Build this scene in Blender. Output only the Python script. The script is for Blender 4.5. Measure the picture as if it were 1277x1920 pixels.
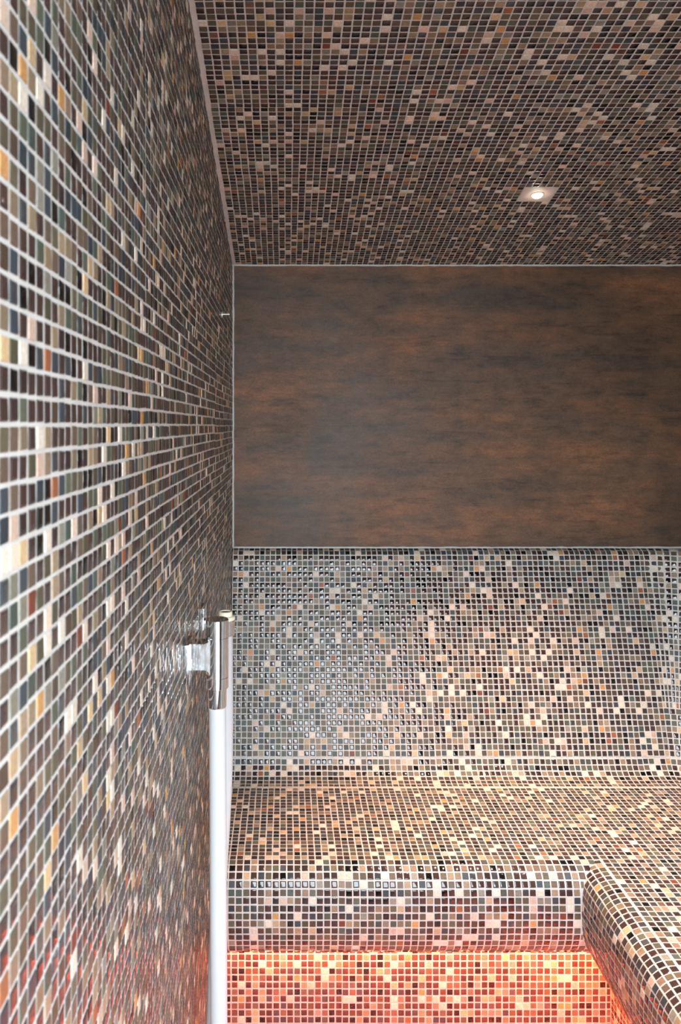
import bpy, bmesh, math
import numpy as np
from mathutils import Vector, Matrix

# ------------------------------------------------------------------ clear
for o in list(bpy.data.objects):
    bpy.data.objects.remove(o, do_unlink=True)
SC = bpy.context.scene
COL = SC.collection
rng = np.random.default_rng(7)

# ------------------------------------------------------------------ measures (metres; x right, y into the room, z up)
EYE = 1.48                 # camera height
FPX = 1500.0               # focal length in pixels of the 1277 x 1920 frame
VPX, VPY = 535.0, 798.0    # vanishing point of the side wall in that frame
XL = -0.170                # face of the left wall
YB = 2.580                 # face of the back slab
XR = 1.419                 # face of the right wall
YF = -0.04                 # inner face of the front wall (daylight side)
P = 0.017                  # mosaic pitch
R0 = 0.28                  # radius of the inner bench corner, measured at the wall
CS = 0.1947                # slope of the ceiling (falls towards the back)
def ceil_z(y): return EYE + 0.518 + CS * (YB - y)

# ------------------------------------------------------------------ camera
cam_d = bpy.data.cameras.new('camera')
cam = bpy.data.objects.new('camera', cam_d)
COL.objects.link(cam)
cam.location = (0, 0, EYE)
cam.rotation_euler = (math.pi / 2, 0, 0)
cam_d.sensor_fit = 'HORIZONTAL'
cam_d.sensor_width = 24.0
cam_d.lens = 24.0 * FPX / 1277.0
cam_d.shift_x = (638.5 - VPX) / 1277.0
cam_d.shift_y = -(960.0 - VPY) / 1277.0
cam_d.clip_start = 0.02
cam_d.dof.use_dof = True
cam_d.dof.focus_distance = 2.0
cam_d.dof.aperture_fstop = 11.0
SC.camera = cam

# ------------------------------------------------------------------ sky, daylight, lamps, exposure
SKY_STRENGTH = 15.0
SKY_COLOR = (0.82, 0.93, 1.0)
SPOT_W, SPOT_COLOR = 245.0, (1.0, 0.54, 0.33)
SPOT2_W, SPOT2_COLOR = 90.0, (0.70, 0.88, 1.0)
LED_STRENGTH, LED_COLOR = 360.0, (1.0, 0.10, 0.035)
EXPOSURE = 0.2

world = bpy.data.worlds.new('overcast_sky')
SC.world = world
world.use_nodes = True
bg = world.node_tree.nodes['Background']
bg.inputs[0].default_value = (*SKY_COLOR, 1)
bg.inputs[1].default_value = SKY_STRENGTH

DOOR_X0, DOOR_X1, DOOR_Z0, DOOR_Z = -0.15, 0.72, EYE - 0.96, EYE + 0.55
pl = bpy.data.lights.new('opening_daylight', 'AREA')
pl.shape = 'RECTANGLE'
pl.size = DOOR_X1 - DOOR_X0
pl.size_y = DOOR_Z - DOOR_Z0
pl.cycles.is_portal = True
plo = bpy.data.objects.new('opening_daylight', pl)
plo.location = ((DOOR_X0 + DOOR_X1) / 2, YF - 0.02, (DOOR_Z0 + DOOR_Z) / 2)
plo.rotation_euler = (math.pi / 2, 0, 0)
COL.objects.link(plo)

SC.view_settings.view_transform = 'Standard'
SC.view_settings.look = 'None'
SC.view_settings.gamma = 1.0
SC.view_settings.use_curve_mapping = False
SC.view_settings.exposure = EXPOSURE

# ------------------------------------------------------------------ materials
def lin(c):
    c = np.asarray(c, float) / 255.0
    return np.where(c <= 0.04045, c / 12.92, ((c + 0.055) / 1.055) ** 2.4)

def new_mat(name):
    m = bpy.data.materials.new(name)
    m.use_nodes = True
    nt = m.node_tree
    return m, nt, nt.nodes['Principled BSDF']

def simple(name, rgb, rough=0.5, metal=0.0, spec=0.5):
    m, nt, b = new_mat(name)
    b.inputs['Base Color'].default_value = (*rgb, 1)
    b.inputs['Roughness'].default_value = rough
    b.inputs['Metallic'].default_value = metal
    b.inputs['Specular IOR Level'].default_value = spec
    return m

def nd(nt, typ, **kw):
    n = nt.nodes.new(typ)
    for k, v in kw.items():
        setattr(n, k, v)
    return n

def pos_scaled(nt, scale):
    g = nd(nt, 'ShaderNodeNewGeometry')
    mp = nd(nt, 'ShaderNodeMapping')
    mp.inputs['Scale'].default_value = scale
    nt.links.new(g.outputs['Position'], mp.inputs['Vector'])
    return mp.outputs['Vector']

def noise(nt, vec, scale, detail=4, rough=0.55):
    n = nd(nt, 'ShaderNodeTexNoise')
    n.inputs['Scale'].default_value = scale
    n.inputs['Detail'].default_value = detail
    n.inputs['Roughness'].default_value = rough
    nt.links.new(vec, n.inputs['Vector'])
    return n.outputs['Fac']

def ramp(nt, fac, stops):
    r = nd(nt, 'ShaderNodeValToRGB')
    el = r.color_ramp.elements
    while len(el) < len(stops):
        el.new(0.5)
    for e, (p, c) in zip(el, stops):
        e.position = p
        e.color = (*c, 1) if len(c) == 3 else c
    nt.links.new(fac, r.inputs['Fac'])
    return r.outputs['Color']

def bump(nt, b, h, strength, dist):
    n = nd(nt, 'ShaderNodeBump')
    n.inputs['Strength'].default_value = strength
    n.inputs['Distance'].default_value = dist
    nt.links.new(h, n.inputs['Height'])
    nt.links.new(n.outputs['Normal'], b.inputs['Normal'])

def mixc(nt, mode, fac, a, c):
    m = nd(nt, 'ShaderNodeMix', data_type='RGBA', blend_type=mode)
    if isinstance(fac, float): m.inputs[0].default_value = fac
    else: nt.links.new(fac, m.inputs[0])
    for i, v in ((6, a), (7, c)):
        if isinstance(v, tuple): m.inputs[i].default_value = (*v, 1)
        else: nt.links.new(v, m.inputs[i])
    return m.outputs[2]

# natural stone tesserae: colour of each tile from its mesh attribute, grain from noise
M_STONE, nt, b = new_mat('stone_tesserae')
at = nd(nt, 'ShaderNodeAttribute', attribute_name='tile_color')
v = pos_scaled(nt, (1, 1, 1))
n1 = noise(nt, v, 260, 5, 0.65)
n2 = noise(nt, v, 1400, 3, 0.6)
g1 = ramp(nt, n1, [(0.25, (0.62,) * 3), (0.5, (1.0,) * 3), (0.78, (1.3, 1.27, 1.22))])
c = mixc(nt, 'MULTIPLY', 1.0, at.outputs['Color'], g1)
g2 = ramp(nt, n2, [(0.3, (0.78,) * 3), (0.6, (1.08,) * 3)])
c = mixc(nt, 'MULTIPLY', 1.0, c, g2)
nt.links.new(c, b.inputs['Base Color'])
b.inputs['Roughness'].default_value = 0.47
b.inputs['Specular IOR Level'].default_value = 0.36
bump(nt, b, n1, 0.35, 0.0008)

M_GLASS, nt, b = new_mat('glass_tesserae')
at = nd(nt, 'ShaderNodeAttribute', attribute_name='tile_color')
nt.links.new(at.outputs['Color'], b.inputs['Base Color'])
b.inputs['Roughness'].default_value = 0.07
b.inputs['Specular IOR Level'].default_value = 0.55
v = pos_scaled(nt, (1, 1, 1))
bump(nt, b, noise(nt, v, 120, 2, 0.5), 0.25, 0.0008)

M_GROUT, nt, b = new_mat('cement_grout')
v = pos_scaled(nt, (1, 1, 1))
n1 = noise(nt, v, 40, 5, 0.6)
n2 = noise(nt, v, 900, 3, 0.6)
c = ramp(nt, n1, [(0.3, (0.50, 0.47, 0.44)), (0.7, (0.60, 0.575, 0.545))])
nt.links.new(c, b.inputs['Base Color'])
b.inputs['Roughness'].default_value = 0.75
b.inputs['Specular IOR Level'].default_value = 0.3
bump(nt, b, n2, 0.5, 0.0006)

# brown rust-look porcelain slab with horizontal streaks
M_SLAB, nt, b = new_mat('rust_brown_slab')
v = pos_scaled(nt, (1.0, 1.0, 5.0))
s1 = noise(nt, v, 2.2, 9, 0.66)
v2 = pos_scaled(nt, (1.0, 1.0, 11.0))
s2 = noise(nt, v2, 6.0, 8, 0.72)
v3 = pos_scaled(nt, (1, 1, 1))
s3 = noise(nt, v3, 3.0, 6, 0.6)
s4 = noise(nt, v3, 320, 3, 0.6)
s5 = noise(nt, pos_scaled(nt, (1, 1, 2.2)), 16, 10, 0.75)
c = ramp(nt, s1, [(0.30, (0.066, 0.048, 0.035)), (0.5, (0.118, 0.066, 0.037)), (0.70, (0.205, 0.092, 0.041))])
c2 = ramp(nt, s2, [(0.32, (0.60, 0.62, 0.64)), (0.46, (1.0, 1.0, 1.0)), (0.60, (1.0, 1.0, 1.0)), (0.74, (1.30, 1.18, 1.08))])
c = mixc(nt, 'MULTIPLY', 1.0, c, c2)
c3 = ramp(nt, s3, [(0.35, (0.72, 0.74, 0.76)), (0.65, (1.18, 1.12, 1.08))])
c = mixc(nt, 'MULTIPLY', 1.0, c, c3)
c5 = ramp(nt, s5, [(0.36, (0.66, 0.67, 0.68)), (0.50, (1.0, 1.0, 1.0)), (0.66, (1.32, 1.25, 1.18))])
c = mixc(nt, 'MULTIPLY', 1.0, c, c5)
c4 = ramp(nt, s4, [(0.35, (0.8,) * 3), (0.65, (1.15,) * 3)])
c = mixc(nt, 'MULTIPLY', 1.0, c, c4)
nt.links.new(c, b.inputs['Base Color'])
rr = ramp(nt, s3, [(0.3, (0.46,) * 3), (0.7, (0.60,) * 3)])
nt.links.new(rr, b.inputs['Roughness'])
b.inputs['Specular IOR Level'].default_value = 0.36
bump(nt, b, s4, 0.12, 0.0006)

M_SEAL = simple('grey_silicone', (0.52, 0.51, 0.49), 0.45)
M_CHROME = simple('polished_chrome', (0.80, 0.81, 0.83), 0.06, 1.0)
M_SATIN = simple('satin_steel', (0.86, 0.83, 0.78), 0.42, 0.75)
M_HOSE = simple('white_pvc', (0.52, 0.53, 0.54), 0.32)
M_IVORY = simple('ivory_plastic', (0.78, 0.73, 0.56), 0.35)
M_DARK = simple('hollow_shade', (0.05, 0.05, 0.05), 0.5)  # near-black that paints the shade inside the hollow hose end
M_PLASTER = simple('smooth_tile_adhesive', (0.56, 0.50, 0.455), 0.6)
M_OUT = simple('dark_outer_floor', (0.10, 0.095, 0.09), 0.5)

def emis(name, color, strength):
    m, nt, b = new_mat(name)
    b.inputs['Base Color'].default_value = (0.8, 0.8, 0.8, 1)
    b.inputs['Emission Color'].default_value = (*color, 1)
    b.inputs['Emission Strength'].default_value = strength
    return m
M_LAMP = emis('warm_lamp_lens', (1.0, 0.80, 0.62), 40.0)
M_LAMP2 = emis('cool_lamp_lens', (0.95, 0.98, 1.0), 40.0)
M_LED = emis('red_led_strip', LED_COLOR, LED_STRENGTH)

# ------------------------------------------------------------------ helpers
def link(name, me, mat=None, parent=None):
    o = bpy.data.objects.new(name, me)
    if mat is not None and me is not None and len(me.materials) == 0:
        me.materials.append(mat)
    COL.objects.link(o)
    if parent is not None:
        o.parent = parent
    return o

def from_bm(name, bm, mat, parent=None, smooth=False):
    bmesh.ops.recalc_face_normals(bm, faces=bm.faces)
    me = bpy.data.meshes.new(name)
    bm.to_mesh(me); bm.free()
    if smooth:
        me.polygons.foreach_set('use_smooth', [True] * len(me.polygons))
    return link(name, me, mat, parent)

def thing(name, label, cat, loc=(0, 0, 0), group=None):
    o = bpy.data.objects.new(name, None)
    o.empty_display_size = 0.05
    o.location = loc
    COL.objects.link(o)
    o['label'] = label; o['category'] = cat
    if group: o['group'] = group
    return o

def add_box(bm, x0, x1, y0, y1, z0, z1, bevel=0.0):
    vs = [bm.verts.new(c) for c in ((x0, y0, z0), (x1, y0, z0), (x1, y1, z0), (x0, y1, z0),
                                    (x0, y0, z1), (x1, y0, z1), (x1, y1, z1), (x0, y1, z1))]
    fs = [bm.faces.new([vs[i] for i in f]) for f in ((0, 3, 2, 1), (4, 5, 6, 7), (0, 1, 5, 4), (1, 2, 6, 5), (2, 3, 7, 6), (3, 0, 4, 7))]
    if bevel:
        es = list({e for f in fs for e in f.edges})
        bmesh.ops.bevel(bm, geom=es, offset=bevel, segments=3, affect='EDGES', profile=0.6)

def add_hex(bm, pts):      # 8 points: bottom ring then top ring
    vs = [bm.verts.new(p) for p in pts]
    for f in ((0, 3, 2, 1), (4, 5, 6, 7), (0, 1, 5, 4), (1, 2, 6, 5), (2, 3, 7, 6), (3, 0, 4, 7)):
        bm.faces.new([vs[i] for i in f])

def add_lathe(bm, prof, loc, axis='Z', seg=40):
    """prof: list of (radius, height) along the axis, closed into a solid of revolution"""
    rings = []
    for r, h in prof:
        ring = []
        if r < 1e-6:
            p = (0, 0, h)
            rings.append([p]); continue
        for k in range(seg):
            a = 2 * math.pi * k / seg
            ring.append((r * math.cos(a), r * math.sin(a), h))
        rings.append(ring)
    def tr(p):
        x, y, z = p
        if axis == 'X': x, y, z = z, x, y
        if axis == 'Y': x, y, z = y, z, x
        return (loc[0] + x, loc[1] + y, loc[2] + z)
    vr = [[bm.verts.new(tr(p)) for p in ring] for ring in rings]
    for a, c in zip(vr[:-1], vr[1:]):
        if len(a) == 1 and len(c) == 1: continue
        for k in range(seg):
            k2 = (k + 1) % seg
            if len(a) == 1: bm.faces.new((a[0], c[k], c[k2]))
            elif len(c) == 1: bm.faces.new((a[k], a[k2], c[0]))
            else: bm.faces.new((a[k], a[k2], c[k2], c[k]))

def add_tube(bm, pts, r, seg=24, caps=True):
    pts = [Vector(p) for p in pts]
    n = len(pts)
    ref = Vector((1, 0, 0))
    rings = []
    for i, p in enumerate(pts):
        t = (pts[min(i + 1, n - 1)] - pts[max(i - 1, 0)]).normalized()
        u = (ref - t * ref.dot(t)).normalized()
        w = t.cross(u)
        ref = u
        rings.append([bm.verts.new(p + (u * math.cos(2 * math.pi * k / seg) + w * math.sin(2 * math.pi * k / seg)) * r) for k in range(seg)])
    for a, c in zip(rings[:-1], rings[1:]):
        for k in range(seg):
            k2 = (k + 1) % seg
            bm.faces.new((a[k], a[k2], c[k2], c[k]))
    if caps:
        bm.faces.new(rings[0][::-1]); bm.faces.new(rings[-1])

def spline(pts, n=12):
    """Catmull-Rom through the points"""
    pts = [np.array(p, float) for p in pts]
    ext = [2 * pts[0] - pts[1]] + pts + [2 * pts[-1] - pts[-2]]
    out = []
    for i in range(1, len(ext) - 2):
        p0, p1, p2, p3 = ext[i - 1:i + 3]
        for k in range(n):
            t = k / n
            out.append(0.5 * ((2 * p1) + (-p0 + p2) * t + (2 * p0 - 5 * p1 + 4 * p2 - p3) * t * t + (-p0 + 3 * p1 - 3 * p2 + p3) * t ** 3))
    out.append(pts[-1])
    return out

# ------------------------------------------------------------------ the mosaic
STONES = [  # sRGB, weight
    ((112, 106, 84), 14), ((96, 92, 72), 8), ((104, 114, 100), 12), ((84, 100, 98), 8), ((72, 84, 96), 11), ((58, 68, 80), 6),
    ((122, 104, 88), 13), ((98, 80, 66), 9), ((148, 128, 106), 10), ((172, 150, 122), 8), ((160, 158, 148), 7),
    ((226, 212, 190), 8), ((218, 186, 162), 8), ((206, 172, 122), 4), ((206, 146, 66), 2.2), ((176, 104, 52), 1.4), ((140, 66, 40), 1.0)]
GLASSES = [((52, 39, 36), 34), ((44, 34, 33), 26), ((60, 46, 42), 16), ((20, 18, 18), 15), ((48, 50, 52), 8)]
PAL, PALG, PALW = [], [], []
for base, w in STONES:
    for k in range(3):
        c = lin(base) * (np.array([0.70, 0.64, 0.56]) if max(base) < 200 else np.array([0.95, 0.92, 0.88])) * rng.uniform(0.8, 1.2) * np.array([rng.uniform(0.95, 1.05), 1.0, rng.uniform(0.93, 1.07)])
        c = c.mean() + (c - c.mean()) * 0.8
        PAL.append(np.clip(c, 0, 0.9)); PALG.append(False); PALW.append(w / 3)
ws = sum(PALW)
gl0 = len(PAL)
for base, w in GLASSES:
    for k in range(2):
        PAL.append(lin(base) * rng.uniform(0.85, 1.2) * (1.35 if max(base) > 40 else 1.0)); PALG.append(True); PALW.append(w / 2)
PAL = np.array(PAL); PALG = np.array(PALG); PALW = np.array(PALW)
PALW[gl0:] *= 0.46 / 0.54 * ws / PALW[gl0:].sum()
PALW /= PALW.sum()

def ring8(inset, ch=0.05):
    h = 0.5 - inset
    c = ch * (1 - inset)
    return [(-h + c, -h), (h - c, -h), (h, -h + c), (h, h - c), (h - c, h), (-h + c, h), (-h, h - c), (-h, -h + c)]
def tile_template(glass, full):
    """unit tile (1 x 1, height in metres): verts, faces"""
    if full:
        if glass: spec = [(0.0, -0.0010), (0.0, 0.0002), (0.055, 0.00065), (0.17, 0.00095)]
        else:     spec = [(0.0, -0.0010), (0.0, 0.0004), (0.035, 0.00075)]
        vs = []
        for ins, z in spec:
            vs += [(x, y, z) for x, y in ring8(ins)]
        fs = []
        for r in range(len(spec) - 1):
            for k in range(8):
                k2 = (k + 1) % 8
                fs.append((r * 8 + k, r * 8 + k2, (r + 1) * 8 + k2, (r + 1) * 8 + k))
        q = (len(spec) - 1) * 8
        fs.append(tuple(range(q, q + 8)))
    else:
        vs = [(-.5, -.5, -0.0005), (.5, -.5, -0.0005), (.5, .5, -0.0005), (-.5, .5, -0.0005),
              (-.46, -.46, 0.0008), (.46, -.46, 0.0008), (.46, .46, 0.0008), (-.46, .46, 0.0008)]
        fs = [(0, 1, 5, 4), (1, 2, 6, 5), (2, 3, 7, 6), (3, 0, 4, 7), (4, 5, 6, 7)]
    return np.array(vs, float), fs
TEMPL = {(g, f): tile_template(g, f) for g in (False, True) for f in (False, True)}

def color_attr(me, cols):
    a = me.attributes.new('tile_color', 'FLOAT_COLOR', 'FACE')
    a.data.foreach_set('color', np.concatenate([cols, np.ones((len(cols), 1))], 1).astype(np.float32).ravel())

TILE_MESH = {}
def tile_mesh(pi):
    if pi not in TILE_MESH:
        vs, fs = TEMPL[(bool(PALG[pi]), True)]
        me = bpy.data.meshes.new('tile')
        me.from_pydata([tuple(p) for p in vs], [], fs)
        me.polygons.foreach_set('use_smooth', [True] * len(me.polygons) if PALG[pi] else [False] * len(me.polygons))
        me.materials.append(M_GLASS if PALG[pi] else M_STONE)
        color_attr(me, np.repeat(PAL[pi][None], len(fs), 0))
        TILE_MESH[pi] = me
    return TILE_MESH[pi]

def project(pts):
    y = np.maximum(pts[..., 1], 0.02)
    px = VPX + FPX * pts[..., 0] / y
    py = VPY - FPX * (pts[..., 2] - EYE) / y
    return px, py, pts[..., 1] > 0.05

def lay_tiles(parent, C, U, V, su, sv, limit=300, stuff_name='mosaic_tiles'):
    """C centres, U/V unit tangents, su/sv sizes. The `limit` tiles largest in the picture become objects, the rest one mesh."""
    C, U, V = (np.asarray(a, float) for a in (C, U, V))
    su, sv = np.asarray(su, float), np.asarray(sv, float)
    n = len(C)
    if n == 0: return
    N = np.cross(U, V)
    # hand-laid look: small turns, shifts and tilts
    a = rng.normal(0, 0.016, n)[:, None]
    U, V = U * np.cos(a) + V * np.sin(a), V * np.cos(a) - U * np.sin(a)
    C = C + U * rng.normal(0, 0.00022, n)[:, None] + V * rng.normal(0, 0.00022, n)[:, None]
    t1, t2 = rng.normal(0, 0.010, n)[:, None], rng.normal(0, 0.010, n)[:, None]
    U2 = U + N * t1; U2 /= np.linalg.norm(U2, axis=1)[:, None]
    N2 = N - U * t1 - V * t2; N2 -= U2 * (N2 * U2).sum(1)[:, None]; N2 /= np.linalg.norm(N2, axis=1)[:, None]
    V2 = np.cross(N2, U2)
    su = su * rng.normal(1, 0.02, n); sv = sv * rng.normal(1, 0.02, n)
    pi = rng.choice(len(PAL), n, p=PALW)
    N2h = N2 * rng.uniform(0.75, 1.25, n)[:, None]
    corners = np.stack([C + U2 * (i * su / 2)[:, None] + V2 * (j * sv / 2)[:, None] for i, j in ((-1, -1), (1, -1), (1, 1), (-1, 1))], 1)
    px, py, front = project(corners)
    area = 0.5 * np.abs((px[:, 2] - px[:, 0]) * (py[:, 3] - py[:, 1]) - (px[:, 3] - px[:, 1]) * (py[:, 2] - py[:, 0]))
    mx, my = px.mean(1), py.mean(1)
    facing = ((np.array([0, 0, EYE]) - C) * N2).sum(1) > 0
    inside = (mx > -3) & (mx < 1280) & (my > -3) & (my < 1923) & front.all(1) & facing
    near = (mx > -260) & (mx < 1540) & (my > -260) & (my < 2180) & (C[:, 1] > 0.25)
    order = np.argsort(-np.where(inside, area, -1))
    single = np.zeros(n, bool)
    pick = order[:limit]
    single[pick[inside[pick]]] = True
    for i in np.nonzero(single)[0]:
        o = bpy.data.objects.new('tile', tile_mesh(int(pi[i])))
        M = Matrix.Identity(4)
        M.col[0][:3] = U2[i] * su[i]; M.col[1][:3] = V2[i] * sv[i]; M.col[2][:3] = N2h[i]; M.col[3][:3] = C[i]
        o.parent = parent
        o.matrix_parent_inverse = Matrix.Identity(4)
        if parent.parent is not None or parent.location.length > 0:
            o.matrix_parent_inverse = Matrix.Identity(4)
        o.matrix_basis = M
        COL.objects.link(o)
    VV, loops, starts, counts, mats, cols, smooth = [], [], [], [], [], [], []
    off = 0; lo = 0
    for g in (False, True):
        for full in (True, False):
            sel = np.nonzero((~single) & (PALG[pi] == g) & (near == full))[0]
            if len(sel) == 0: continue
            tv, tf = TEMPL[(g, full)]
            W = (C[sel, None, :] + U2[sel, None, :] * (tv[None, :, 0, None] * su[sel, None, None])
                 + V2[sel, None, :] * (tv[None, :, 1, None] * sv[sel, None, None]) + N2h[sel, None, :] * tv[None, :, 2, None])
            VV.append(W.reshape(-1, 3))
            fl = np.concatenate([np.array(f) for f in tf]); cn = np.array([len(f) for f in tf])
            k = len(sel)
            loops.append((fl[None] + off + (np.arange(k) * len(tv))[:, None]).ravel())
            st = np.concatenate([[0], np.cumsum(cn)[:-1]])
            starts.append((st[None] + lo + (np.arange(k) * len(fl))[:, None]).ravel())
            counts.append(np.tile(cn, k))
            mats.append(np.full(k * len(tf), 1 if g else 0))
            smooth.append(np.full(k * len(tf), bool(g and full)))
            cols.append(np.repeat(PAL[pi[sel]], len(tf), 0))
            off += k * len(tv); lo += k * len(fl)
    if off:
        VV = np.concatenate(VV); loops = np.concatenate(loops); starts = np.concatenate(starts)
        me = bpy.data.meshes.new(stuff_name)
        me.vertices.add(len(VV)); me.vertices.foreach_set('co', VV.astype(np.float32).ravel())
        me.loops.add(len(loops)); me.loops.foreach_set('vertex_index', loops.astype(np.int32))
        me.polygons.add(len(starts)); me.polygons.foreach_set('loop_start', starts.astype(np.int32))
        me.materials.append(M_STONE); me.materials.append(M_GLASS)
        me.polygons.foreach_set('material_index', np.concatenate(mats).astype(np.int32))
        me.polygons.foreach_set('use_smooth', np.concatenate(smooth))
        me.update(calc_edges=True)
        color_attr(me, np.concatenate(cols))
        o = link(stuff_name, me, None, parent)
        o['kind'] = 'stuff'

TS = 0.815 * P      # tile edge
def sheet_jitter(iu, iv, amp=0.0006, size=18):
    """each glued sheet of 18 x 18 tiles sits a little off its neighbours"""
    key = (np.floor_divide(iu, size) * 131 + np.floor_divide(iv, size) * 17).astype(int)
    r = np.random.default_rng(5).normal(0, amp, (4096, 2))
    return r[key % 4096]

# ------------------------------------------------------------------ structure
def structure(o): o['kind'] = 'structure'; return o
T = 0.12
# left wall: a prism under the sloping ceiling
bm = bmesh.new()
add_hex(bm, [(XL - T, YF - T, 0), (XL, YF - T, 0), (XL, YB + T, 0), (XL - T, YB + T, 0),
             (XL - T, YF - T, ceil_z(YF - T)), (XL, YF - T, ceil_z(YF - T)), (XL, YB + T, ceil_z(YB + T)), (XL - T, YB + T, ceil_z(YB + T))])
wall_left = structure(from_bm('wall_left', bm, M_GROUT))
# back wall slab
bm = bmesh.new()
add_hex(bm, [(XL, YB, 0), (XR, YB, 0), (XR, YB + T, 0), (XL, YB + T, 0),
             (XL, YB, ceil_z(YB)), (XR, YB, ceil_z(YB)), (XR, YB + T, ceil_z(YB + T)), (XL, YB + T, ceil_z(YB + T))])
wall_back = structure(from_bm('wall_back', bm, M_SLAB))
bm = bmesh.new()
add_hex(bm, [(XR, YF - T, 0), (XR + T, YF - T, 0), (XR + T, YB + T, 0), (XR, YB + T, 0),
             (XR, YF - T, ceil_z(YF - T)), (XR + T, YF - T, ceil_z(YF - T)), (XR + T, YB + T, ceil_z(YB + T)), (XR, YB + T, ceil_z(YB + T))])
wall_right = structure(from_bm('wall_right', bm, M_SLAB))
# front wall with the large opening behind the photographer
bm = bmesh.new()
zt = ceil_z(YF)
add_box(bm, XL, DOOR_X0, YF - T, YF, 0, zt)
add_box(bm, DOOR_X1, XR, YF - T, YF, 0, zt)
add_box(bm, DOOR_X0, DOOR_X1, YF - T, YF, DOOR_Z, zt)
add_box(bm, DOOR_X0, DOOR_X1, YF - T, YF, 0, DOOR_Z0)  # unseen sill, added to cut the daylight on the bench front
wall_front = structure(from_bm('wall_front', bm, M_SLAB))
bm = bmesh.new()
y0, y1 = YF - T, YB + T
add_hex(bm, [(XL - T, y0, ceil_z(y0)), (XR + T, y0, ceil_z(y0)), (XR + T, y1, ceil_z(y1)), (XL - T, y1, ceil_z(y1)),
             (XL - T, y0, ceil_z(y0) + T), (XR + T, y0, ceil_z(y0) + T), (XR + T, y1, ceil_z(y1) + T), (XL - T, y1, ceil_z(y1) + T)])
ceiling = structure(from_bm('ceiling', bm, M_GROUT))
bm = bmesh.new()
add_box(bm, XL - T, XR + T, YF - T, YB + T, -0.08, 0)
floor = structure(from_bm('floor', bm, M_GROUT))
bm = bmesh.new()
add_box(bm, -4, 5, -7, YF - T, -0.10, -0.01)
outer = structure(from_bm('floor', bm, M_OUT))

# ------------------------------------------------------------------ bench profile (distance from wall d, height z)
PTS = [(0.0028, -0.3945), (0.016, -0.3975), (0.030, -0.4055), (0.0375, -0.4210), (0.0425, -0.4420), (0.060, -0.507), (0.197, -0.940),
       (0.2115, -0.984), (0.2235, -1.008), (0.243, -1.025), (0.275, -1.032), (0.300, -1.032)]
NOSE = [(0.672, -1.032), (0.690, -1.0345), (0.707, -1.0415), (0.721, -1.0540), (0.7295, -1.074), (0.7330, -1.100), (0.7340, -1.130), (0.7320, -1.165),
        (0.7250, -1.195), (0.7130, -1.220), (0.6970, -1.2355), (0.690, -1.2405), (0.682, -1.2385), (0.676, -1.226), (0.660, -1.222)]
D_RISER = 0.623
back_prof = [(d, z + EYE) for d, z in spline(PTS, 8)]
nose_prof = [(d, z + EYE) for d, z in spline(NOSE, 8)]
riser_prof = [(D_RISER, EYE - 1.222), (D_RISER, 0.0)]
seat_z = EYE - 1.032
Y_END = YF + 0.002          # the right wing runs to the front wall

def arclen(prof):
    p = np.array(prof)
    return np.concatenate([[0], np.cumsum(np.linalg.norm(np.diff(p, axis=0), axis=1))])
def at_s(prof, s):
    p = np.array(prof); L = arclen(prof)
    d = np.interp(s, L, p[:, 0]); z = np.interp(s, L, p[:, 1])
    e = 0.002
    dd = np.interp(s + e, L, p[:, 0]) - np.interp(s - e, L, p[:, 0])
    dz = np.interp(s + e, L, p[:, 1]) - np.interp(s - e, L, p[:, 1])
    n = math.hypot(dd, dz)
    return d, z, dd / n, dz / n

def run_point(k, d, z):
    """station k of the sweep around the L: ('b', x) back run, ('f', angle) corner fillet, ('r', y) right wing"""
    kind, q = k
    if kind == 'b': return (min(q, XR - max(d, R0)), YB - d, z)
    if kind == 'r': return (XR - d, min(q, YB - max(d, R0)), z)
    r = max(R0 - d, 0.0)
    cx, cy = XR - max(R0, d), YB - max(R0, d)
    return (cx + r * math.sin(q), cy + r * math.cos(q), z)

def sweep(name, prof, inner, parent, mat, stations):
    """closed profile = visible polyline + inner polyline, swept along the stations"""
    loop = list(prof) + list(inner)
    bm = bmesh.new()
    rings = [[bm.verts.new(run_point(k, d, z)) for d, z in loop] for k in stations]
    n = len(loop)
    for a, c in zip(rings[:-1], rings[1:]):
        for i in range(n):
            j = (i + 1) % n
            f = [a[i], c[i], c[j], a[j]]
            try: bm.faces.new(f)
            except ValueError: pass
    bm.faces.new(rings[0]); bm.faces.new(rings[-1][::-1])
    bmesh.ops.remove_doubles(bm, verts=bm.verts, dist=1e-5)
    o = from_bm(name, bm, mat, parent)
    return o

XS = XL + 0.0028
ST_BACK = [('b', XS)] + [('b', XR - R0)]
ST_FIL = [('f', math.pi / 2 * k / 10) for k in range(1, 10)]
ST_ALL = ST_BACK + ST_FIL + [('r', YB - R0), ('r', Y_END)]
bench = thing('steam_room_bench', 'L-shaped built-in bench covered in brown and grey mosaic, with sloped backrest and glowing red underside', 'bench')
backrest = sweep('backrest', back_prof, [(0.300, seat_z - 0.05), (0.0028, seat_z - 0.05)], bench, M_GROUT, ST_ALL)
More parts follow.
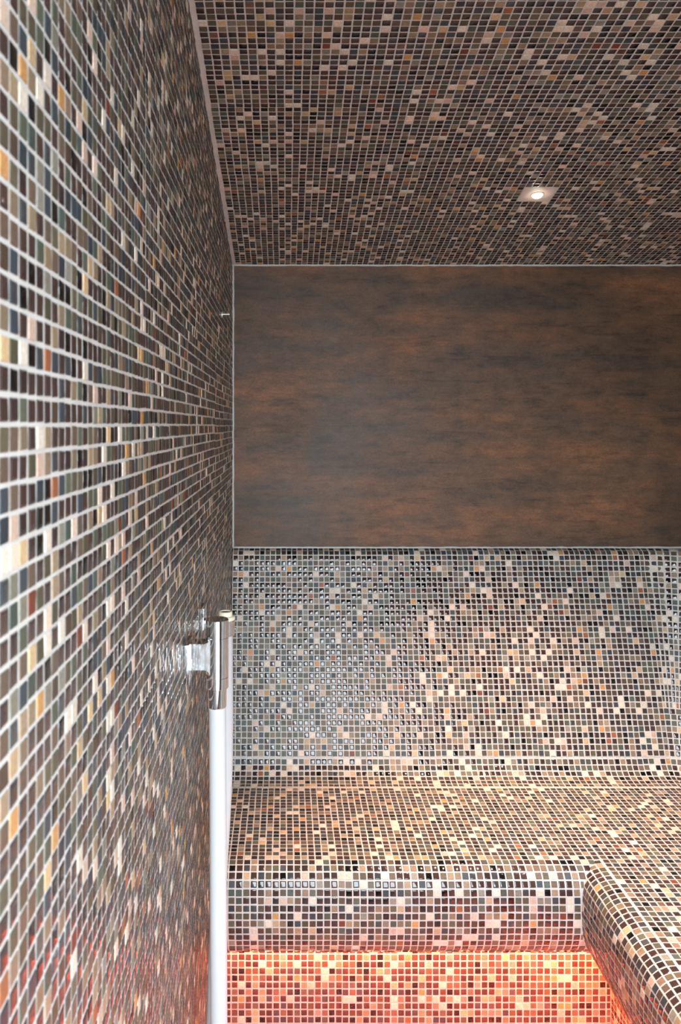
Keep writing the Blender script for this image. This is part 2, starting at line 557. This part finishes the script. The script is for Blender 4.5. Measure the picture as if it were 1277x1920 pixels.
# flat seat: one L-shaped slab
bm = bmesh.new()
dn = 0.672
o1 = [(XS, YB - 0.300), (XR - 0.300, YB - 0.300), (XR - 0.300, Y_END), (XR - dn, Y_END), (XR - dn, YB - dn), (XS, YB - dn)]
top = [bm.verts.new((x, y, seat_z)) for x, y in o1]; bot = [bm.verts.new((x, y, seat_z - 0.05)) for x, y in o1]
for q in ((0, 1, 4, 5), (1, 2, 3, 4)):
    bm.faces.new([top[i] for i in q]); bm.faces.new([bot[i] for i in q[::-1]])
for i in range(6):
    j = (i + 1) % 6
    bm.faces.new((top[i], bot[i], bot[j], top[j]))
seat = from_bm('seat', bm, M_GROUT, bench)
inner_nose = [(0.650, EYE - 1.222), (0.650, seat_z - 0.05), (0.672, seat_z - 0.05)]
edge_back = sweep('front_edge', nose_prof, inner_nose, bench, M_GROUT, [('b', XS), ('b', 9.0)])
edge_right = sweep('front_edge', nose_prof, inner_nose, bench, M_GROUT, [('r', 9.0), ('r', Y_END)])
inner_riser = [(D_RISER - 0.05, 0.0), (D_RISER - 0.05, EYE - 1.242)]
rp = [(D_RISER, seat_z - 0.05), (D_RISER, 0.0)]
ri = [(D_RISER - 0.05, 0.0), (D_RISER - 0.05, seat_z - 0.05)]
riser_back = sweep('riser', rp, ri, bench, M_GROUT, [('b', XS), ('b', 9.0)])
riser_right = sweep('riser', rp, ri, bench, M_GROUT, [('r', 9.0), ('r', Y_END)])

# ------------------------------------------------------------------ tiles on the planes
def grid(nu, nv):
    iu, iv = np.meshgrid(np.arange(nu), np.arange(nv), indexing='ij')
    return iu.ravel(), iv.ravel()

# left wall: u = -y (so that the normal is +x with v up), rows counted from the floor
prof_all = back_prof + nose_prof
def bench_top(y):
    d = YB - y
    p = np.array(back_prof + nose_prof[:60])
    m = np.maximum.accumulate(p[:, 0])
    return np.where(d < 0.74, np.interp(d, m, p[:, 1]), -1)
PLU, PLV = 0.0178, 0.0184
iu, iv = grid(int((YB - YF) / PLU), 140)
j = sheet_jitter(iu, iv)
yy = YB - 0.006 - (iu + 0.5) * PLU + j[:, 0]
zz = EYE + (iv - 81) * PLV + 0.5 * PLV + j[:, 1]
ztop = ceil_z(yy) - 0.004
TLV = PLV - (P - TS)
hi = np.minimum(zz + TLV / 2, ztop); lo = np.maximum(zz - TLV / 2, 0.002)
ok = (hi - lo > 0.004) & (lo > bench_top(yy) - 0.012)
iu, yy, hi, lo = iu[ok], yy[ok], hi[ok], lo[ok]
n = len(yy)
lay_tiles(wall_left, np.stack([np.full(n, XL), yy, (hi + lo) / 2], 1), np.tile((0, 1, 0), (n, 1)), np.tile((0, 0, 1), (n, 1)),
          np.full(n, PLU - (P - TS)), hi - lo)

# ceiling: u = +x, v runs from the back edge towards the door along the slope
cdir = np.array([0, -1, CS]); cdir = cdir / np.linalg.norm(cdir)
cnrm = np.cross((1, 0, 0), cdir)      # points down into the room
PCU, PC = 0.01775, 0.0161
org = np.array([XL + 0.009, YB, ceil_z(YB)])
SPX, SPD = 0.664, 2.107
s_spot = (YB - SPD) / -cdir[1]
i_sp, j_sp = int((SPX - org[0]) / PCU), int(s_spot / PC)
def make_ceiling():
    iu, iv = grid(int((XR - org[0]) / PCU), int(3.05 / PC))
    plate = (np.abs(iu - i_sp) <= 2) & (np.abs(iv - j_sp) <= 2)
    iu, iv = iu[~plate], iv[~plate]
    jt = sheet_jitter(iu + 1000, iv)
    C = org + np.outer((iu + 0.5) * PCU + jt[:, 0], (1, 0, 0)) + np.outer((iv + 0.5) * PC + 0.004 + jt[:, 1], cdir)
    n = len(C)
    lay_tiles(ceiling, C, np.tile((1, 0, 0), (n, 1)), np.tile(cdir, (n, 1)), np.full(n, PCU - 0.0028), np.full(n, PC - 0.0027))
make_ceiling()

# floor in front of the benches
def make_floor():
    iu, iv = grid(int((XR - XL) / P), int((YB - YF) / P))
    x = XL + 0.003 + (iu + 0.5) * P; y = YB - 0.003 - (iv + 0.5) * P
    ok = (YB - y > D_RISER + 0.5 * P) & (XR - x > D_RISER + 0.5 * P) & (y > YF + P)
    x, y = x[ok], y[ok]; n = len(x)
    lay_tiles(floor, np.stack([x, y, np.zeros(n)], 1), np.tile((1, 0, 0), (n, 1)), np.tile((0, 1, 0), (n, 1)), np.full(n, TS), np.full(n, TS), limit=0)
make_floor()

# ------------------------------------------------------------------ tiles on the bench
X0T = XL + 0.003
def cut(c, s, limit):
    """trim a tile of size s centred at c so that it ends before limit; returns centre, size"""
    hi = min(c + s / 2, limit - 0.001); lo = c - s / 2
    return (hi + lo) / 2, hi - lo

def tiles_profile(parent, prof, wings, pitch=P, s0=0.0, s1=None, min_s=None):
    L = arclen(prof)[-1] if s1 is None else s1
    C, U, V, A, B = [], [], [], [], []
    rows = int((L - s0) / pitch)
    th_step = P / (R0 - 0.07)
    nth = int((math.pi / 2) / th_step); th_step = (math.pi / 2) / nth
    for r in range(rows):
        s = s0 + (r + 0.5) * pitch
        d, z, dd, dz = at_s(prof, s)
        if 'b' in wings:
            lim = XR - max(d, R0)
            k = 0
            while True:
                jx = sheet_jitter(np.array([k]), np.array([r + 400]))[0]
                x = X0T + (k + 0.5) * P + jx[0]
                k += 1
                if x - TS / 2 > lim: break
                c, w = cut(x, TS, lim)
                if w < 0.004: break
                sz = jx[1] * 0.6
                C.append((c, YB - d - dd * sz, z + dz * sz)); U.append((1, 0, 0)); V.append((0, dd, -dz)); A.append(w); B.append(TS)
        if 'f' in wings and d < R0 - 0.012:
            rad = R0 - d
            nk = nth if rad > 0.11 else max(1, int(rad * math.pi / 2 / P + 0.4))
            for k in range(nk):
                tst = (math.pi / 2) / nk
                t = (k + 0.5) * tst
                st, ct = math.sin(t), math.cos(t)
                C.append((XR - R0 + rad * st, YB - R0 + rad * ct, z)); U.append((ct, -st, 0)); V.append((st * dd, ct * dd, -dz))
                A.append(min(rad * tst - 0.0033, 1.15 * TS)); B.append(TS)
        if 'r' in wings:
            lim = YB - max(d, R0)
            k = 0
            base = YB - 0.300 - 0.003
            off = math.ceil((lim - base) / P)
            k = -off - 1
            while True:
                y = base - (k + 0.5) * P
                k += 1
                if y + TS / 2 < Y_END + 0.01: break
                c, w = cut(y, TS, lim)
                if w < 0.004: continue
                C.append((XR - d, c, z)); U.append((0, -1, 0)); V.append((dd, 0, -dz)); A.append(w); B.append(TS)
    C, U, V = np.array(C), np.array(U), np.array(V)
    lay_tiles(parent, C, U, V, A, B)

# orientation: U x V must point outwards
tiles_profile(backrest, back_prof, 'bfr', s0=0.004)
# seat: one continuous grid, columns in line with the backrest
def tiles_seat():
    iu, iv = grid(int((XR - 0.30 - X0T) / P) + 1, int((YB - 0.30 - Y_END) / P))
    jt = sheet_jitter(iu, iv + 2000, 0.0005)
    x = X0T + (iu + 0.5) * P + jt[:, 0]; y = YB - 0.303 - (iv + 0.5) * P + jt[:, 1]
    deff = np.minimum(YB - y, XR - x)
    ok = (deff < dn + 0.002) & (XR - x > 0.30)
    x, y = x[ok], y[ok]; n = len(x)
    lay_tiles(seat, np.stack([x, y, np.full(n, seat_z)], 1), np.tile((1, 0, 0), (n, 1)), np.tile((0, 1, 0), (n, 1)), np.full(n, TS), np.full(n, TS))
tiles_seat()
tiles_profile(edge_back, nose_prof, 'b', pitch=P * 1.03, s0=0.005)
tiles_profile(edge_right, nose_prof, 'r', pitch=P * 1.03, s0=-0.001)
tiles_profile(riser_back, riser_prof, 'b', s0=0.002)
tiles_profile(riser_right, riser_prof, 'r', s0=0.002)

# ------------------------------------------------------------------ red light strips under the overhang
def led(name, label, x0, x1, y0, y1):
    t = thing(name, label, 'light strip', ((x0 + x1) / 2, (y0 + y1) / 2, EYE - 1.2325), 'red light strips under the bench')
    zb = 0.0
    def b2(nm, m, g, za, zc):
        bm = bmesh.new()
        w, l = (x1 - x0) / 2 - g, (y1 - y0) / 2 - g
        add_box(bm, -w, w, -l, l, za, zc)
        return from_bm(nm, bm, m, t)
    b2('profile', M_SEAL, 0.0, 0.000, 0.004)
    b2('diffuser', M_LED, 0.0015, -0.004, 0.000)
    return t
led('light_strip', 'thin red light strip tucked under the rear seat edge', XL + 0.02, XR - D_RISER - 0.012, YB - D_RISER - 0.044, YB - D_RISER - 0.028)
led('light_strip', 'thin red light strip tucked under the right-hand seat edge', XR - D_RISER - 0.044, XR - D_RISER - 0.028, Y_END + 0.05, YB - D_RISER - 0.05)

# ------------------------------------------------------------------ sealant joints
def bead(name, p0, p1, r, seed=0):
    rg = np.random.default_rng(seed)
    p0, p1 = np.array(p0), np.array(p1)
    n = max(8, int(np.linalg.norm(p1 - p0) / 0.02))
    t = np.linspace(0, 1, n)
    pts = p0 + np.outer(t, p1 - p0)
    pts[1:-1] += rg.normal(0, 0.0005, (n - 2, 3))
    bm = bmesh.new()
    add_tube(bm, pts, r, 8)
    return structure(from_bm(name, bm, M_SEAL, smooth=True))
bead('trim_1', (XL, YB - 0.001, EYE - 0.3935), (XR, YB - 0.001, EYE - 0.3935), 0.0042, 1)
bead('trim_2', (XL + 0.0015, YB - 0.001, EYE - 0.395), (XL + 0.0015, YB - 0.001, ceil_z(YB)), 0.0040, 2)
bead('trim_3', (XL, YB - 0.001, ceil_z(YB) - 0.001), (XR, YB - 0.001, ceil_z(YB) - 0.001), 0.0034, 3)

# ------------------------------------------------------------------ ceiling spotlights
def spotlight(name, label, centre, watts, color, lens_mat, cone, blend):
    t = thing(name, label, 'ceiling light', centre)
    R = Matrix((Vector((1, 0, 0)), Vector(cdir), Vector(cnrm))).transposed().to_4x4()
    t.rotation_euler = R.to_euler()
    h = 2.5 * PCU - 0.001
    bm = bmesh.new()
    add_box(bm, -h, h, -2.5 * PC + 0.001, 2.5 * PC - 0.001, -0.002, 0.0008, 0.0004)
    from_bm('cover_plate', bm, M_PLASTER, t)
    bm = bmesh.new()
    add_lathe(bm, [(0.0, 0.0002), (0.018, 0.0002), (0.018, 0.0014), (0.0145, 0.0026), (0.0125, 0.0020), (0.0, 0.0020)], (0, 0, 0), 'Z', 40)
    from_bm('bezel', bm, M_PLASTER, t, True)
    bm = bmesh.new()
    add_lathe(bm, [(0.0, 0.0015), (0.0120, 0.0015), (0.0120, 0.0040), (0.0100, 0.0070), (0.006, 0.0088), (0.0, 0.0095)], (0, 0, 0), 'Z', 40)
    from_bm('lamp_lens', bm, lens_mat, t, True)
    l = bpy.data.lights.new('lamp', 'SPOT')
    l.energy = watts; l.color = color; l.spot_size = math.radians(cone); l.spot_blend = blend; l.shadow_soft_size = 0.014
    lo = bpy.data.objects.new('lamp', l)
    lo.location = (0, 0, 0.022); lo.rotation_euler = (math.pi, 0, 0)
    lo.parent = t
    COL.objects.link(lo)
    return t
c1 = org + np.array((1, 0, 0)) * (i_sp + 0.5) * PCU + cdir * ((j_sp + 0.5) * PC + 0.004)
spotlight('ceiling_spotlight', 'small lit round spotlight in a square plate on the mosaic ceiling over the seat', c1, SPOT_W, SPOT_COLOR, M_LAMP, 70, 1.0)
s2 = (YB - 1.33) / -cdir[1]
c2 = org + np.array((1, 0, 0)) * (1.12 - org[0]) + cdir * s2 + cnrm * 0.001
spotlight('ceiling_spotlight', 'cool white spotlight in the mosaic ceiling nearer the entrance, above the right-hand bench', c2, SPOT2_W, SPOT2_COLOR, M_LAMP2, 110, 0.7)

# ------------------------------------------------------------------ rinse hose and its chrome fittings on the left wall
HX, HY = -0.1165, 1.365
def zpx(py, y): return EYE - (py - VPY) / FPX * y
WT = XL + 0.0008          # tile faces
tap = thing('hose_outlet', 'chrome cylinder wall outlet with square plate feeding the front leg of the white hose', 'tap', (WT, HY, zpx(1235, HY)))
z0 = zpx(1235, HY)
def tp(nm, bm, m, par=tap, smooth=True):
    me = from_bm(nm, bm, m, par, smooth)
    return me
def local(bm, t):
    bmesh.ops.translate(bm, verts=bm.verts, vec=(-t.location.x, -t.location.y, -t.location.z))
bm = bmesh.new()
add_box(bm, WT, WT + 0.0085, HY - 0.034, HY + 0.030, zpx(1273, HY), zpx(1200, HY), 0.0010)
local(bm, tap); tp('wall_plate', bm, M_CHROME, smooth=False)
bm = bmesh.new()
ya_, yb_ = HY - 0.0165, HY + 0.0165
zlo, zhi = zpx(1257, ya_), zpx(1208, ya_)
fl = 0.010
xe = HX - 0.011
outl = [(WT + 0.008, zhi), (xe - fl, zhi)] + [(xe - fl + fl * math.sin(t), zhi + fl * (1 - math.cos(t))) for t in (0.4, 0.8, 1.2, 1.5)] + [(HX, zhi + fl)]
outl += [(HX, zlo - fl)] + [(xe - fl + fl * math.sin(t), zlo - fl * (1 - math.cos(t))) for t in (1.5, 1.2, 0.8, 0.4)] + [(xe - fl, zlo), (WT + 0.008, zlo)]
fr = [bm.verts.new((x, ya_, z)) for x, z in outl]; bk = [bm.verts.new((x, yb_, z)) for x, z in outl]
bm.faces.new(fr); bm.faces.new(bk[::-1])
for i in range(len(outl)):
    j = (i + 1) % len(outl)
    bm.faces.new((fr[i], bk[i], bk[j], fr[j]))
local(bm, tap); tp('arm', bm, M_CHROME, smooth=False)
rc = 0.0196
bm = bmesh.new()
zt_, zr1, zr2, zb_ = zpx(1160, HY), zpx(1194, HY), zpx(1268, HY), zpx(1289, HY)
add_lathe(bm, [(0, zt_), (rc - 0.0012, zt_), (rc, zt_ - 0.0012), (rc, zr1 + 0.0006), (rc - 0.0016, zr1 + 0.0004), (rc - 0.0016, zr1 - 0.0004), (rc, zr1 - 0.0006), (rc, zr2 + 0.0006), (rc - 0.0016, zr2 + 0.0004),
               (rc - 0.0016, zr2 - 0.0004), (rc, zr2 - 0.0006), (rc, zb_ + 0.001), (rc - 0.001, zb_), (0, zb_)], (HX, HY, 0), 'Z', 64)
local(bm, tap); body = tp('valve_body', bm, M_CHROME)
bm = bmesh.new()
zf = zpx(1325, HY)
add_lathe(bm, [(0, zb_ + 0.001), (0.0161, zb_ + 0.001), (0.0161, zf + 0.0012), (0.0152, zf), (0, zf)], (HX, HY, 0), 'Z', 64)
local(bm, tap); tp('hose_ferrule', bm, M_CHROME)
for name_ in ('valve_body', 'hose_ferrule'):
    pass

# second holder, further back
KX, KY = -0.1195, 1.60
hold = thing('hose_holder', 'small chrome wall holder behind the outlet, gripping the free hose end', 'hose holder', (WT, KY, zpx(1170, KY)))
bm = bmesh.new()
add_box(bm, WT, WT + 0.0085, KY - 0.020, KY + 0.036, zpx(1197, KY - .02), zpx(1142, KY - .02), 0.0010)
local(bm, hold); tp('wall_plate', bm, M_CHROME, hold, False)
bm = bmesh.new()
add_box(bm, WT + 0.008, KX - 0.0175, KY - 0.012, KY + 0.012, zpx(1192, KY), zpx(1160, KY), 0.003)
local(bm, hold); tp('arm', bm, M_CHROME, hold, False)
bm = bmesh.new()
za, zc = zpx(1163, KY), zpx(1190, KY)
add_lathe(bm, [(0.0151, za), (0.0185, za), (0.0185, zc), (0.0151, zc), (0.0151, za)], (KX, KY, 0), 'Z', 48)
local(bm, hold); tp('grip_ring', bm, M_CHROME, hold, True)

hose = thing('rinse_hose', 'thick white rinse hose hanging in a long loop beside the left wall', 'hose', (HX, HY, zf))
def q(px, py, y): return ((px - VPX) / FPX * y, y, zpx(py, y))
rh = 0.0147
path = [(HX, HY, zf - 0.0008), q(407.6, 1350, HY), q(408.5, 1500, HY), q(410.3, 1900, HY), q(410.5, 2000, HY)]
path += [(-0.1135, HY + 0.004, 0.305), (-0.118, HY + 0.030, 0.235), (-0.126, HY + 0.080, 0.212), (-0.134, HY + 0.122, 0.245)]
path += [q(399.5, 1960, 1.505), q(402, 1880, 1.512), q(406.5, 1760, 1.530), q(412.5, 1630, 1.555), q(418.5, 1530, 1.575), q(422.5, 1440, 1.592), (KX + 0.0004, KY, zpx(1330, KY)),
         (KX, KY, zpx(1230, KY)), (KX, KY, zpx(1160, KY))]
bm = bmesh.new()
add_tube(bm, spline(path, 14), rh, 32)
local(bm, hose); tp('tube', bm, M_HOSE, hose)
bm = bmesh.new()
zc0, zc1, zc2, zc3 = zpx(1162, KY), zpx(1156, KY), zpx(1151, KY), zpx(1146, KY)
add_lathe(bm, [(0, zc0), (0.0185, zc0), (0.0192, zc0 + 0.001), (0.0192, zc1), (0.0175, zc1 + 0.0015), (0.0138, zc1 + 0.002), (0.0138, zc3 - 0.001), (0.0130, zc3), (0.0112, zc3), (0.0108, zc3 - 0.004), (0, zc3 - 0.004)], (KX, KY, 0), 'Z', 48)
local(bm, hose); noz = tp('hose_tip', bm, M_IVORY, hose)
bm = bmesh.new()
add_lathe(bm, [(0, zc3 - 0.004), (0.0106, zc3 - 0.004), (0.0106, zc3 - 0.002), (0, zc3 - 0.002)], (KX, KY, 0), 'Z', 40)  # dark disc standing in for shade down the hollow tip
local(bm, hose); o = tp('opening', bm, M_DARK, hose, False); o.parent = noz
noz['label'] = 'ivory ring-shaped end piece'

# ------------------------------------------------------------------ little pin high on the left wall
PY = 2.13
pin = thing('wall_pin', 'tiny pale metal pin with round rosette high on the left mosaic wall', 'hook', (WT, PY, zpx(590, PY)))
bm = bmesh.new()
add_lathe(bm, [(0, 0), (0.0080, 0), (0.0080, 0.0022), (0.0070, 0.0032), (0, 0.0032)], (0, 0, 0), 'X', 32)
tp('rosette', bm, M_SATIN, pin)
bm = bmesh.new()
add_lathe(bm, [(0, 0.003), (0.0022, 0.003), (0.0022, 0.0205), (0.0017, 0.0212), (0, 0.0212)], (0, 0, 0.001), 'X', 20)
tp('peg', bm, M_SATIN, pin)

# smooth-but-crisp shading on the turned metal pieces
for o in COL.objects:
    if o.type == 'MESH' and o.name.split('.')[0] in ('valve_body', 'hose_ferrule', 'grip_ring', 'hose_tip', 'rosette', 'peg', 'bezel', 'wall_plate', 'arm'):
        me = o.data
        me.polygons.foreach_set('use_smooth', [True] * len(me.polygons))
        bmx = bmesh.new(); bmx.from_mesh(me)
        for e in bmx.edges:
            if len(e.link_faces) == 2 and e.calc_face_angle(0) > math.radians(35): e.smooth = False
        bmx.to_mesh(me); bmx.free()
